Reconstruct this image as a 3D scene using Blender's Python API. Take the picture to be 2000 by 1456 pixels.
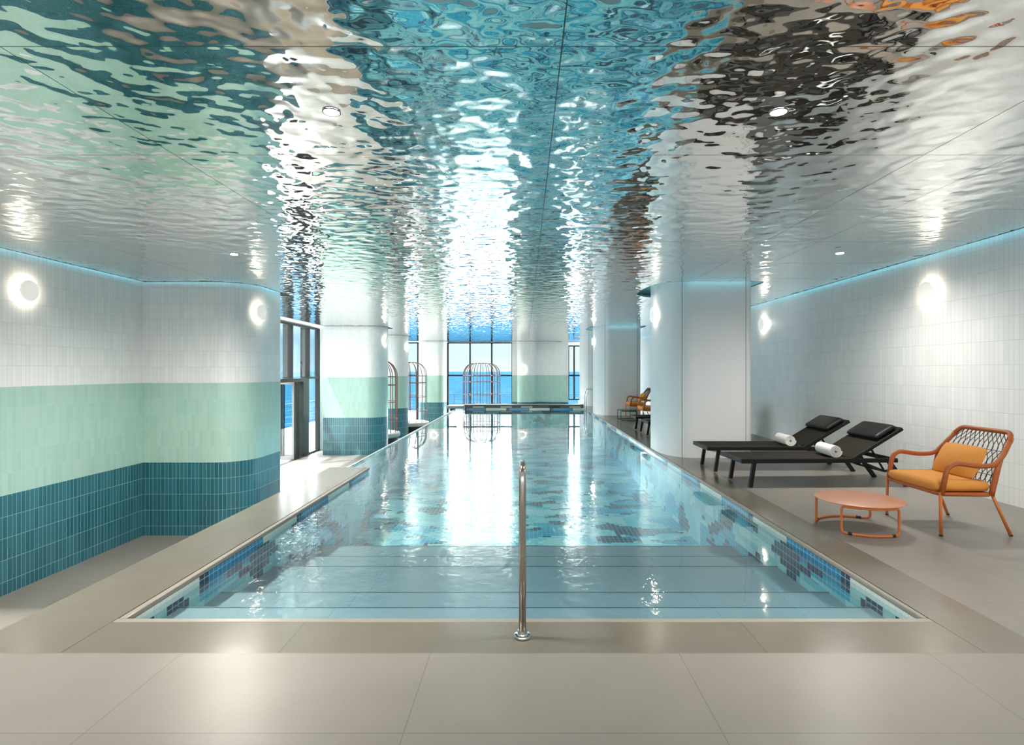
import bpy, bmesh, math, random
from mathutils import Vector, Matrix
from mathutils.geometry import interpolate_bezier
random.seed(7)
PI = math.pi
for o in list(bpy.data.objects): bpy.data.objects.remove(o)
S = bpy.context.scene
C = S.collection

# ------------------------------------------------------------------ camera
EYE = 1.36
cd = bpy.data.cameras.new('camera'); cam = bpy.data.objects.new('camera', cd); C.objects.link(cam)
cd.sensor_width = 36; cd.lens = 36*1100/2000
cd.shift_x = -25/2000; cd.shift_y = -2/2000
cd.clip_start = .05; cd.clip_end = 60000
cam.location = (0, 0, EYE); cam.rotation_euler = (PI/2, 0, 0)
S.camera = cam
S.view_settings.view_transform = 'Standard'; S.view_settings.look = 'None'
S.view_settings.gamma = 1; S.view_settings.use_curve_mapping = False
S.view_settings.exposure = 0.95

# ------------------------------------------------------------------ world
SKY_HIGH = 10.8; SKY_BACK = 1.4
W = bpy.data.worlds.new('world'); S.world = W; W.use_nodes = True
nt = W.node_tree; nt.nodes.clear()
def nn(nt, t, **k):
    n = nt.nodes.new(t)
    for a, b in k.items(): setattr(n, a, b)
    return n
wo = nn(nt, 'ShaderNodeOutputWorld'); bg = nn(nt, 'ShaderNodeBackground')
tc = nn(nt, 'ShaderNodeTexCoord'); sp = nn(nt, 'ShaderNodeSeparateXYZ')
nt.links.new(tc.outputs['Generated'], sp.inputs[0])
def ramp(nt, stops, fac=None, interp='LINEAR'):
    r = nn(nt, 'ShaderNodeValToRGB'); cr = r.color_ramp; cr.interpolation = interp
    while len(cr.elements) < len(stops): cr.elements.new(0.5)
    for e, (p, c) in zip(cr.elements, stops):
        e.position = p; e.color = (*c, 1)
    if fac is not None: nt.links.new(fac, r.inputs[0])
    return r
rf = ramp(nt, [(0, (.50,.61,.63)), (.06, (.48,.59,.62)), (.14, (.94,.985,1.0)), (1, (.95,.98,1.0))], sp.outputs['Z'])
rl = ramp(nt, [(0, (.24,.42,.53)), (.05, (.14,.34,.49)), (.14, (.94,.985,1.0)), (1, (.95,.98,1.0))], sp.outputs['Z'])
mr = nn(nt, 'ShaderNodeMapRange'); mr.inputs[1].default_value = .935; mr.inputs[2].default_value = .985
nt.links.new(sp.outputs['Y'], mr.inputs[0])
mx = nn(nt, 'ShaderNodeMix', data_type='RGBA')
nt.links.new(mr.outputs[0], mx.inputs['Factor']); nt.links.new(rl.outputs[0], mx.inputs['A']); nt.links.new(rf.outputs[0], mx.inputs['B'])
# brightness: calm near the horizon, luminous haze higher up, bright landward sky behind (-Y)
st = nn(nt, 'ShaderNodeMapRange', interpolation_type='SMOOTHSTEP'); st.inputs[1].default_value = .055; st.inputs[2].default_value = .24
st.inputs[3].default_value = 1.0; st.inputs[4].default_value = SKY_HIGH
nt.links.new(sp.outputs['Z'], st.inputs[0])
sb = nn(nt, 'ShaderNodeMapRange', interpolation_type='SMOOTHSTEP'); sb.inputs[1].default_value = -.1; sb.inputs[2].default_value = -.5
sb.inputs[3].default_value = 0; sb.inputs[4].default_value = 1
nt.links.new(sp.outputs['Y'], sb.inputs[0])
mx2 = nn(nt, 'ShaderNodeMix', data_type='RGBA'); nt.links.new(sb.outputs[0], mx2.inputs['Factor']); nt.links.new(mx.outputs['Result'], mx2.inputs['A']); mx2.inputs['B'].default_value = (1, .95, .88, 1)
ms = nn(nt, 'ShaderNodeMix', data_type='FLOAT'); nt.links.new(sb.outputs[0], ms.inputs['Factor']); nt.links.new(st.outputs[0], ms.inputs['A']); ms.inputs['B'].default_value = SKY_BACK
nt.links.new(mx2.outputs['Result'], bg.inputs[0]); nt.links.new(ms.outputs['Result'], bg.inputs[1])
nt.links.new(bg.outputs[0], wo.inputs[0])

sd = bpy.data.lights.new('sun', 'SUN'); so = bpy.data.objects.new('sun', sd); C.objects.link(so)
sd.energy = 4.0; sd.angle = .01; sd.color = (1, .95, .88)
so.rotation_euler = Vector((.45, .35, -1)).to_track_quat('-Z', 'Y').to_euler()
so.location = (-20, -10, 30)

# ------------------------------------------------------------------ materials
def mat(name, col=(.8,.8,.8), rough=.5, metal=0, spec=.5, **k):
    m = bpy.data.materials.new(name); m.use_nodes = True
    b = m.node_tree.nodes['Principled BSDF']
    b.inputs['Base Color'].default_value = (*col, 1); b.inputs['Roughness'].default_value = rough
    b.inputs['Metallic'].default_value = metal; b.inputs['Specular IOR Level'].default_value = spec
    for a, v in k.items(): b.inputs[a.replace('_', ' ')].default_value = v
    m.diffuse_color = (*col, 1)
    return m
def P(m): return m.node_tree.nodes['Principled BSDF']
def math_(nt, op, a, b=None, c=None):
    n = nn(nt, 'ShaderNodeMath', operation=op)
    for i, v in enumerate((a, b, c)):
        if v is None: continue
        if isinstance(v, (int, float)): n.inputs[i].default_value = v
        else: nt.links.new(v, n.inputs[i])
    return n.outputs[0]
def mixc(nt, f, a, b):
    n = nn(nt, 'ShaderNodeMix', data_type='RGBA')
    for s, v in (('Factor', f), ('A', a), ('B', b)):
        if isinstance(v, tuple): n.inputs[s].default_value = (*v, 1)
        elif isinstance(v, (int, float)): n.inputs[s].default_value = v
        else: nt.links.new(v, n.inputs[s])
    return n.outputs['Result']
def bump(m, height, strength, dist):
    nt = m.node_tree; b = nn(nt, 'ShaderNodeBump'); b.inputs['Strength'].default_value = strength
    b.inputs['Distance'].default_value = dist; nt.links.new(height, b.inputs['Height'])
    nt.links.new(b.outputs[0], P(m).inputs['Normal']); return b
def noise(nt, vec, scale, detail=2, rough=.5, dist=0, dim='3D'):
    n = nn(nt, 'ShaderNodeTexNoise', noise_dimensions=dim)
    n.inputs['Scale'].default_value = scale; n.inputs['Detail'].default_value = detail
    n.inputs['Roughness'].default_value = rough; n.inputs['Distortion'].default_value = dist
    nt.links.new(vec, n.inputs['Vector']); return n
def speckle(m, c1, c2, scale=30, detail=6, bstr=.1):
    nt = m.node_tree; tc = nn(nt, 'ShaderNodeTexCoord')
    n = noise(nt, tc.outputs['Object'], scale, detail, .7)
    r = ramp(nt, [(.3, c1), (.7, c2)], n.outputs[0])
    nt.links.new(r.outputs[0], P(m).inputs['Base Color'])
    if bstr: bump(m, n.outputs[0], bstr, .002)
    return m

# tiled walls: UV = (distance along wall, world z); bands white / mint / teal are the tiles' own colours
def tile_mat(name, banded=True):
    m = mat(name, (.8,.8,.8), .28, spec=.5); nt = m.node_tree
    uv = nn(nt, 'ShaderNodeUVMap'); s = nn(nt, 'ShaderNodeSeparateXYZ'); nt.links.new(uv.outputs[0], s.inputs[0])
    v = math_(nt, 'ADD', s.outputs[1], .07+25.0)
    cx = math_(nt, 'DIVIDE', s.outputs[0], .06); cy = math_(nt, 'DIVIDE', v, .25)
    fx = math_(nt, 'FRACT', cx); fy = math_(nt, 'FRACT', cy)
    gx = math_(nt, 'LESS_THAN', math_(nt, 'MINIMUM', fx, math_(nt, 'SUBTRACT', 1, fx)), .026)
    gy = math_(nt, 'LESS_THAN', math_(nt, 'MINIMUM', fy, math_(nt, 'SUBTRACT', 1, fy)), .007)
    g = math_(nt, 'MAXIMUM', gx, gy)
    cb = nn(nt, 'ShaderNodeCombineXYZ'); nt.links.new(math_(nt, 'FLOOR', cx), cb.inputs[0]); nt.links.new(math_(nt, 'FLOOR', cy), cb.inputs[1])
    wn = nn(nt, 'ShaderNodeTexWhiteNoise', noise_dimensions='2D'); nt.links.new(cb.outputs[0], wn.inputs['Vector'])
    white = mixc(nt, wn.outputs['Value'], (.84,.85,.84), (.90,.90,.89))
    if banded:
        mint = mixc(nt, wn.outputs['Value'], (.39,.60,.52), (.45,.65,.57))
        teal = mixc(nt, wn.outputs['Value'], (.016,.125,.160), (.033,.18,.22))
        zt = math_(nt, 'LESS_THAN', s.outputs[1], -.07); zm = math_(nt, 'LESS_THAN', s.outputs[1], 1.18)
        col = mixc(nt, zt, mixc(nt, zm, white, mint), teal)
        gro = mixc(nt, zt, mixc(nt, zm, (.66,.66,.64), (.52,.70,.63)), (.50,.64,.64))
    else:
        col = white; gro = (.62,.63,.63)
    col = mixc(nt, g, col, gro)
    nt.links.new(col, P(m).inputs['Base Color'])
    h = math_(nt, 'ADD', math_(nt, 'SUBTRACT', 1, g), math_(nt, 'MULTIPLY', wn.outputs['Value'], .12))
    bump(m, h, .35, .003)
    return m
M = {}
M['tile'] = tile_mat('banded_tile'); M['tile_white'] = tile_mat('white_tile', False)
M['plaster'] = mat('white_plaster', (.86,.86,.855), .35)
M['white'] = mat('white_paint', (.85,.85,.84), .5)
M['joint'] = mat('joint_grey', (.35,.36,.36), .5)
def floor_mat(name, c1, c2, rough, mortar, w, h, ox, oy, bumps=.08):
    m = mat(name, c1, rough); nt = m.node_tree; tc = nn(nt, 'ShaderNodeTexCoord')
    mp = nn(nt, 'ShaderNodeMapping'); mp.inputs['Location'].default_value = (ox, oy, 0); nt.links.new(tc.outputs['Object'], mp.inputs[0])
    b = nn(nt, 'ShaderNodeTexBrick', offset=0.0, squash=1.0)
    nt.links.new(mp.outputs[0], b.inputs['Vector'])
    b.inputs['Scale'].default_value = 1; b.inputs['Mortar Size'].default_value = .0022
    b.inputs['Mortar Smooth'].default_value = 0
    b.inputs['Brick Width'].default_value = w; b.inputs['Row Height'].default_value = h
    b.inputs['Color1'].default_value = (*c1, 1); b.inputs['Color2'].default_value = (*c2, 1); b.inputs['Mortar'].default_value = (*mortar, 1)
    n = noise(nt, tc.outputs['Object'], 3, 3, .6)
    n2 = noise(nt, tc.outputs['Object'], 140, 3, .6)
    k = math_(nt, 'ADD', math_(nt, 'MULTIPLY', n.outputs[0], .22), math_(nt, 'MULTIPLY', n2.outputs[0], .16))
    k = math_(nt, 'ADD', k, .81)
    v = nn(nt, 'ShaderNodeVectorMath', operation='SCALE'); nt.links.new(b.outputs[0], v.inputs[0]); nt.links.new(k, v.inputs['Scale'])
    nt.links.new(v.outputs[0], P(m).inputs['Base Color'])
    bump(m, n2.outputs[0], bumps, .002)
    return m
M['floor'] = floor_mat('porcelain_floor', (.255,.230,.202), (.268,.242,.213), .36, (.17,.155,.14), 1.2, .6, .456+12, -2.116+12)
M['coping'] = floor_mat('coping_stone', (.18,.16,.125), (.19,.168,.133), .2, (.12,.10,.08), 2.36, 60, 1.19+23.6, 30, .03)
M['nosing'] = mat('coping_nosing', (.31,.275,.23), .35)
M['step'] = floor_mat('pool_step_tile', (.23,.29,.33), (.24,.30,.34), .4, (.10,.2,.25), 1.2, 30, 0, 15)

def mosaic(name, plane, band=False):
    """small square pool tiles, colours picked per tile from a blotchy noise"""
    m = mat(name, (.3,.6,.65), .15, spec=.5); nt = m.node_tree
    tc = nn(nt, 'ShaderNodeTexCoord'); s = nn(nt, 'ShaderNodeSeparateXYZ'); nt.links.new(tc.outputs['Object'], s.inputs[0])
    A = {'xy': (0, 1), 'yz': (1, 2), 'xz': (0, 2)}[plane]
    T = .058
    cs = [math_(nt, 'DIVIDE', math_(nt, 'ADD', s.outputs[i], 29.0), T) for i in A]
    gs = []
    for c in cs:
        f = math_(nt, 'FRACT', c); gs.append(math_(nt, 'LESS_THAN', math_(nt, 'MINIMUM', f, math_(nt, 'SUBTRACT', 1, f)), .035))
    g = math_(nt, 'MAXIMUM', *gs)
    fl = [math_(nt, 'MULTIPLY', math_(nt, 'FLOOR', c), T) for c in cs]
    cb = nn(nt, 'ShaderNodeCombineXYZ'); nt.links.new(fl[0], cb.inputs[0]); nt.links.new(fl[1], cb.inputs[1])
    cb.inputs[2].default_value = {'xy': 0.0, 'yz': 3.3, 'xz': 7.1}[plane]
    mp = nn(nt, 'ShaderNodeMapping'); mp.inputs['Scale'].default_value = (.75, 1.1, 1); mp.inputs['Rotation'].default_value = (0, 0, .5); nt.links.new(cb.outputs[0], mp.inputs[0]); vec = mp.outputs[0]
    n1 = noise(nt, vec, 2.0, .6, .4, .35)
    mp2 = nn(nt, 'ShaderNodeMapping'); mp2.inputs['Location'].default_value = (13.1, 4.7, 2); nt.links.new(vec, mp2.inputs[0])
    n2 = noise(nt, mp2.outputs[0], 2.7, 1.0, .5, .5)
    AQ, CY_, BL, NV, WH = (.36,.72,.76), (.015,.42,.62), (.01,.24,.48), (.014,.022,.085), (.74,.76,.70)
    r1 = ramp(nt, [(0, (.48,.80,.80)), (.36, (.22,.62,.70)), (.43, AQ), (.53, CY_), (.63, (.012,.34,.56))], n1.outputs[0], 'CONSTANT')
    dk = ramp(nt, [(0, (0,0,0)), (.565, (1,1,1))], n2.outputs[0], 'CONSTANT')
    dkf = math_(nt, 'MULTIPLY', dk.outputs[0], math_(nt, 'GREATER_THAN', n1.outputs[0], .44))
    base = r1.outputs[0]
    if band:
        row = math_(nt, 'FLOOR', math_(nt, 'DIVIDE', math_(nt, 'SUBTRACT', 1.188, s.outputs[2]), T)) if plane == 'yz' else math_(nt, 'FLOOR', math_(nt, 'DIVIDE', math_(nt, 'SUBTRACT', 1.188, s.outputs[2]), T))
        f = math_(nt, 'FRACT', math_(nt, 'DIVIDE', fl[0], 1.62))
        inw = math_(nt, 'LESS_THAN', f, .46); isn = math_(nt, 'MULTIPLY', math_(nt, 'GREATER_THAN', f, .46), math_(nt, 'LESS_THAN', f, .53))
        r0 = mixc(nt, isn, mixc(nt, inw, BL, WH), NV)
        r1_ = mixc(nt, isn, mixc(nt, inw, BL, (.45,.70,.68)), NV)
        r2_ = mixc(nt, inw, CY_, (.30,.62,.62))
        base = mixc(nt, math_(nt, 'LESS_THAN', row, 2.5), base, r2_)
        base = mixc(nt, math_(nt, 'LESS_THAN', row, 1.5), base, r1_)
        base = mixc(nt, math_(nt, 'LESS_THAN', row, .5), base, r0)
        dkf = math_(nt, 'MULTIPLY', dk.outputs[0], math_(nt, 'GREATER_THAN', row, .5))
    wn = nn(nt, 'ShaderNodeTexWhiteNoise', noise_dimensions='2D'); nt.links.new(cb.outputs[0], wn.inputs['Vector'])
    col = mixc(nt, dkf, base, NV)
    col = mixc(nt, math_(nt, 'MULTIPLY', wn.outputs['Value'], .10), col, (.20,.55,.62))
    col = mixc(nt, g, col, (.50,.66,.68))
    nt.links.new(col, P(m).inputs['Base Color'])
    return m
M['mos_floor'] = mosaic('pool_mosaic_floor', 'xy'); M['mos_side'] = mosaic('pool_mosaic_side', 'yz'); M['mos_end'] = mosaic('pool_mosaic_end', 'xz')
M['mos_band'] = mosaic('waterline_mosaic', 'yz', True); M['mos_band_end'] = mosaic('waterline_mosaic_end', 'xz', True)

# rippled mirror ceiling
def ceiling_mat():
    m = mat('rippled_mirror_steel', (.865,.86,.84), .03, metal=1); nt = m.node_tree
    tc = nn(nt, 'ShaderNodeTexCoord')
    mp = nn(nt, 'ShaderNodeMapping'); mp.inputs['Scale'].default_value = (.95, 1.1, 1); nt.links.new(tc.outputs['Object'], mp.inputs[0])
    n = noise(nt, mp.outputs[0], 7.4, .8, .35, .1)
    n2 = noise(nt, mp.outputs[0], 1.7, 0, .5)
    h = math_(nt, 'ADD', n.outputs[0], math_(nt, 'MULTIPLY', n2.outputs[0], .4))
    bump(m, h, 1.0, .0138)
    s = nn(nt, 'ShaderNodeSeparateXYZ'); nt.links.new(tc.outputs['Object'], s.inputs[0])
    # panel seams
    L = .87*1.4/1.1
    Y0 = 1100*1.4/635
    fy = math_(nt, 'FRACT', math_(nt, 'ADD', math_(nt, 'DIVIDE', math_(nt, 'SUBTRACT', s.outputs[1], Y0), 1.215), 20.5))
    sy = math_(nt, 'LESS_THAN', math_(nt, 'ABSOLUTE', math_(nt, 'SUBTRACT', fy, .5)), .0021)
    fx = math_(nt, 'FRACT', math_(nt, 'ADD', math_(nt, 'DIVIDE', math_(nt, 'SUBTRACT', s.outputs[0], .16), 2.42), 20.5))
    sx = math_(nt, 'LESS_THAN', math_(nt, 'ABSOLUTE', math_(nt, 'SUBTRACT', fx, .5)), .0011)
    sx2 = math_(nt, 'LESS_THAN', math_(nt, 'ABSOLUTE', math_(nt, 'SUBTRACT', s.outputs[0], 3.17)), .0025)
    sx2 = math_(nt, 'MULTIPLY', sx2, math_(nt, 'GREATER_THAN', s.outputs[1], Y0+1.215))
    g = math_(nt, 'MAXIMUM', math_(nt, 'MAXIMUM', sx, sy), sx2)
    nt.links.new(mixc(nt, g, (.865,.86,.84), (.12,.12,.12)), P(m).inputs['Base Color'])
    nt.links.new(math_(nt, 'ADD', math_(nt, 'MULTIPLY', g, .5), .03), P(m).inputs['Roughness'])
    return m
M['ceiling'] = ceiling_mat()

def fresnel2(nt, ior):
    """same reflectance from both sides of a thin sheet"""
    fr = nn(nt, 'ShaderNodeFresnel'); g = nn(nt, 'ShaderNodeNewGeometry'); m = nn(nt, 'ShaderNodeMix', data_type='FLOAT')
    nt.links.new(g.outputs['Backfacing'], m.inputs['Factor']); m.inputs['A'].default_value = ior; m.inputs['B'].default_value = 1/ior
    nt.links.new(m.outputs['Result'], fr.inputs[0]); return fr
def water_mat():
    m = bpy.data.materials.new('pool_water'); m.use_nodes = True; nt = m.node_tree; nt.nodes.clear()
    out = nn(nt, 'ShaderNodeOutputMaterial'); mix = nn(nt, 'ShaderNodeMixShader')
    tr = nn(nt, 'ShaderNodeBsdfTransparent'); tr.inputs[0].default_value = (.82,.965,.99,1)
    gl = nn(nt, 'ShaderNodeBsdfGlossy'); gl.inputs['Roughness'].default_value = .0; gl.inputs[0].default_value = (1,1,1,1)
    fr = fresnel2(nt, 1.33)
    tc = nn(nt, 'ShaderNodeTexCoord'); s = nn(nt, 'ShaderNodeSeparateXYZ'); nt.links.new(tc.outputs['Object'], s.inputs[0])
    n = noise(nt, tc.outputs['Object'], 11, 2.5, .55, .6); n2 = noise(nt, tc.outputs['Object'], 3.2, 1, .5)
    my = nn(nt, 'ShaderNodeMapRange'); my.inputs[1].default_value = 10.5; my.inputs[2].default_value = 5.0; my.inputs[3].default_value = .03; my.inputs[4].default_value = 1
    nt.links.new(s.outputs[1], my.inputs[0])
    mxx = nn(nt, 'ShaderNodeMapRange'); mxx.inputs[1].default_value = 1.5; mxx.inputs[2].default_value = .6; mxx.inputs[3].default_value = .08; mxx.inputs[4].default_value = 1
    nt.links.new(s.outputs[0], mxx.inputs[0])
    amp = math_(nt, 'MULTIPLY', my.outputs[0], mxx.outputs[0])
    h = math_(nt, 'MULTIPLY', math_(nt, 'ADD', n.outputs[0], n2.outputs[0]), amp)
    b = nn(nt, 'ShaderNodeBump'); b.inputs['Strength'].default_value = 1; b.inputs['Distance'].default_value = .0035
    nt.links.new(h, b.inputs['Height']); nt.links.new(b.outputs[0], gl.inputs['Normal']); nt.links.new(b.outputs[0], fr.inputs['Normal'])
    nt.links.new(fr.outputs[0], mix.inputs[0]); nt.links.new(tr.outputs[0], mix.inputs[1]); nt.links.new(gl.outputs[0], mix.inputs[2])
    nt.links.new(mix.outputs[0], out.inputs[0]); return m
M['water'] = water_mat()
def glass_mat():
    m = bpy.data.materials.new('window_glass'); m.use_nodes = True; nt = m.node_tree; nt.nodes.clear()
    out = nn(nt, 'ShaderNodeOutputMaterial'); mix = nn(nt, 'ShaderNodeMixShader')
    tr = nn(nt, 'ShaderNodeBsdfTransparent'); tr.inputs[0].default_value = (.93,.97,.97,1)
    gl = nn(nt, 'ShaderNodeBsdfGlossy'); gl.inputs['Roughness'].default_value = .01
    fr = fresnel2(nt, 1.3)
    nt.links.new(fr.outputs[0], mix.inputs[0]); nt.links.new(tr.outputs[0], mix.inputs[1]); nt.links.new(gl.outputs[0], mix.inputs[2])
    nt.links.new(mix.outputs[0], out.inputs[0]); return m
M['glass'] = glass_mat()
def emit(name, col, s):
    m = bpy.data.materials.new(name); m.use_nodes = True; nt = m.node_tree; nt.nodes.clear()
    out = nn(nt, 'ShaderNodeOutputMaterial'); e = nn(nt, 'ShaderNodeEmission'); e.inputs[0].default_value = (*col, 1); e.inputs[1].default_value = s
    nt.links.new(e.outputs[0], out.inputs[0]); return m
M['lamp_glow'] = emit('lamp_glow', (1, .86, .68), 28)
M['down_glow'] = emit('downlight_glow', (1, .95, .86), 22)
M['cove'] = emit('cove_strip', (.25, .82, 1), 2.6)
M['frame'] = mat('dark_window_frame', (.022,.025,.027), .5, spec=.3)
M['leafframe'] = mat('grey_door_frame', (.17,.165,.165), .4)
M['steel'] = mat('brushed_steel', (.52,.47,.43), .22, metal=1)
M['chrome'] = mat('chrome', (.7,.7,.7), .08, metal=1)
M['black'] = speckle(mat('black_powdercoat', (.012,.012,.012), .5, spec=.25), (.006,.006,.006), (.010,.010,.010), 80)
M['sling'] = mat('black_mesh_sling', (.03,.027,.023), .8, spec=.15)
def weave(m, c1, c2, sc):
    nt = m.node_tree; tc = nn(nt, 'ShaderNodeTexCoord'); w = nn(nt, 'ShaderNodeTexChecker'); w.inputs['Scale'].default_value = sc
    nt.links.new(tc.outputs['Object'], w.inputs['Vector']); w.inputs[1].default_value = (*c1, 1); w.inputs[2].default_value = (*c2, 1)
    nt.links.new(w.outputs[0], P(m).inputs['Base Color']); bump(m, w.outputs[1], .2, .001)
weave(M['sling'], (.030,.026,.020), (.018,.016,.013), 400)
M['headrest'] = mat('black_vinyl', (.009,.009,.009), .5, spec=.3)
M['rim_glint'] = mat('pale_rim_reflection', (.45,.45,.5), .5)
M['orange'] = speckle(mat('orange_cord_wrap', (.44,.11,.02), .5), (.38,.085,.016), (.48,.125,.026), 120, 2, .4)
M['orange_leg'] = mat('orange_lacquer', (.58,.17,.035), .4)
M['orange_top'] = speckle(mat('salmon_tabletop', (.62,.27,.15), .35), (.60,.255,.14), (.64,.29,.165), 60, 3, .05)
M['cord'] = mat('dark_cord', (.10,.045,.035), .7)
M['ochre'] = speckle(mat('ochre_fabric', (.72,.33,.05), .85), (.68,.27,.045), (.80,.34,.07), 90, 5, .3)
M['cap'] = mat('black_rubber', (.01,.01,.01), .6)
M['green'] = mat('green_lacquer', (.02,.09,.075), .35)
M['towel'] = speckle(mat('white_towel', (.86,.84,.80), .95), (.80,.78,.74), (.90,.88,.85), 220, 4, .8)
M['copper'] = mat('copper_red_metal', (.17,.05,.035), .4, metal=.3)
M['cushion'] = mat('pale_seat_fabric', (.62,.60,.56), .9)
M['darkbase'] = mat('dark_daybed_base', (.02,.018,.018), .6)
M['terrace'] = floor_mat('terrace_stone', (.62,.60,.56), (.64,.62,.58), .7, (.45,.43,.4), .6, .6, 0, 0)
M['parapet'] = mat('dark_parapet_stone', (.10,.12,.115), .4)
M['steel_dark'] = mat('dark_step_line', (.03,.06,.07), .4)
M['disc'] = mat('opal_disc', (.8,.8,.76), .4, Emission_Color=(1,.95,.85,1), Emission_Strength=.25)
M['inlay'] = mat('cream_inlay', (.55,.52,.44), .4)
def sea_mat():
    m = mat('sea', (.05,.25,.5), 1.0, spec=0.0); nt = m.node_tree; tc = nn(nt, 'ShaderNodeTexCoord')
    mp = nn(nt, 'ShaderNodeMapping'); mp.inputs['Scale'].default_value = (.05, .05, 1); nt.links.new(tc.outputs['Object'], mp.inputs[0])
    n = noise(nt, mp.outputs[0], 1, 8, .65)
    r = ramp(nt, [(.35, (.008,.033,.062)), (.55, (.012,.043,.074)), (.7, (.030,.066,.092))], n.outputs[0])
    nt.links.new(r.outputs[0], P(m).inputs['Base Color']); bump(m, n.outputs[0], .3, 1.0)
    return m
M['sea'] = sea_mat()

# ------------------------------------------------------------------ helpers
def tag(o, label=None, cat=None, group=None, kind=None):
    if label: o['label'] = label
    if cat: o['category'] = cat
    if group: o['group'] = group
    if kind: o['kind'] = kind
    return o
def obj(name, bm, m, parent=None, smooth=False):
    me = bpy.data.meshes.new(name)
    bmesh.ops.recalc_face_normals(bm, faces=bm.faces[:])
    bm.to_mesh(me); bm.free(); me.materials.append(m)
    if smooth:
        for p in me.polygons: p.use_smooth = True
    o = bpy.data.objects.new(name, me); C.objects.link(o)
    if parent: o.parent = parent
    return o
def empty(name, loc, rz=0):
    o = bpy.data.objects.new(name, None); C.objects.link(o); o.location = loc; o.rotation_euler = (0, 0, rz); o.empty_display_size = .1
    return o
def box(bm, x0, x1, y0, y1, z0, z1, bev=0, seg=2):
    r = bmesh.ops.create_cube(bm, size=1)
    vs = r['verts']
    for v in vs:
        v.co = Vector(((x0+x1)/2+v.co.x*(x1-x0), (y0+y1)/2+v.co.y*(y1-y0), (z0+z1)/2+v.co.z*(z1-z0)))
    if bev:
        es = list({e for v in vs for e in v.link_edges})
        bmesh.ops.bevel(bm, geom=es, offset=bev, segments=seg, profile=.5, affect='EDGES')
    return bm
def B(*a, **k):
    bm = bmesh.new(); box(bm, *a, **k); return bm
def tube(bm, pts, r, seg=10, closed=False, caps=True, sq=False):
    pts = [Vector(p) for p in pts]; n = len(pts)
    rings = []; prev = None
    for i, p in enumerate(pts):
        if closed: t = (pts[(i+1) % n]-pts[i-1])
        else: t = pts[min(i+1, n-1)]-pts[max(i-1, 0)]
        t.normalize()
        if prev is None:
            up = Vector((0, 0, 1)) if abs(t.z) < .9 else Vector((0, 1, 0))
            nrm = (up-t*up.dot(t)).normalized()
        else:
            nrm = (prev-t*prev.dot(t)).normalized()
        prev = nrm; bn = t.cross(nrm)
        rr = r[i] if isinstance(r, (list, tuple)) else r
        off = PI/4 if seg == 4 else 0
        rings.append([bm.verts.new(p+nrm*math.cos(off+2*PI*k/seg)*rr+bn*math.sin(off+2*PI*k/seg)*rr) for k in range(seg)])
    m = n if closed else n-1
    for i in range(m):
        a, b = rings[i], rings[(i+1) % n]
        sh = 0
        if closed and i == n-1:
            sh = min(range(seg), key=lambda s: sum((a[k].co-b[(k+s) % seg].co).length for k in range(seg)))
        for k in range(seg):
            bm.faces.new((a[k], a[(k+1) % seg], b[(k+1+sh) % seg], b[(k+sh) % seg]))
    if caps and not closed:
        bm.faces.new(rings[0][::-1]); bm.faces.new(rings[-1])
    return bm
def T(pts, r, **k):
    bm = bmesh.new(); tube(bm, pts, r, **k); return bm
def fillet(pts, rad, seg=6, closed=False):
    """round the corners of a polyline"""
    pts = [Vector(p) for p in pts]; n = len(pts); out = []
    rng = range(n) if closed else range(1, n-1)
    if not closed: out.append(pts[0])
    for i in rng:
        p = pts[i]; a = pts[i-1]-p; b = pts[(i+1) % n]-p
        R = rad[i] if isinstance(rad, (list, tuple)) else rad
        d = min(R, a.length*.49, b.length*.49); a = a.normalized()*d; b = b.normalized()*d
        for k in range(seg+1):
            t = k/seg; out.append((p+a)*(1-t)**2+p*2*t*(1-t)+(p+b)*t*t)
    if not closed: out.append(pts[-1])
    return out
def cyl(bm, c, r, h, seg=32, axis='Z', r2=None):
    mt = Matrix.Translation(c)
    if axis == 'X': mt = mt @ Matrix.Rotation(PI/2, 4, 'Y')
    if axis == 'Y': mt = mt @ Matrix.Rotation(PI/2, 4, 'X')
    bmesh.ops.create_cone(bm, cap_ends=True, segments=seg, radius1=r, radius2=r if r2 is None else r2, depth=h, matrix=mt)
    return bm
def CY(*a, **k):
    bm = bmesh.new(); cyl(bm, *a, **k); return bm
def disc_bev(bm, c, r, h, bev=.005, seg=48, axis='Z'):
    """turned disc with rounded rims"""
    prof = [(0, -h/2), (r-bev, -h/2), (r-bev*.3, -h/2+bev*.3), (r, -h/2+bev), (r, h/2-bev), (r-bev*.3, h/2-bev*.3), (r-bev, h/2), (0, h/2)]
    rings = []
    def w(a, rr, z):
        x, y = rr*math.cos(a), rr*math.sin(a)
        if axis == 'Z': v = (x, y, z)
        elif axis == 'X': v = (z, x, y)
        else: v = (x, z, y)
        return Vector(c)+Vector(v)
    for rr, z in prof:
        rings.append([bm.verts.new(w(0, 0, z))] if rr == 0 else [bm.verts.new(w(2*PI*k/seg, rr, z)) for k in range(seg)])
    for a, b in zip(rings, rings[1:]):
        for k in range(seg):
            k2 = (k+1) % seg
            if len(a) == 1: bm.faces.new((a[0], b[k], b[k2]))
            elif len(b) == 1: bm.faces.new((a[k], a[k2], b[0]))
            else: bm.faces.new((a[k], a[k2], b[k2], b[k]))
    return bm
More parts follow.
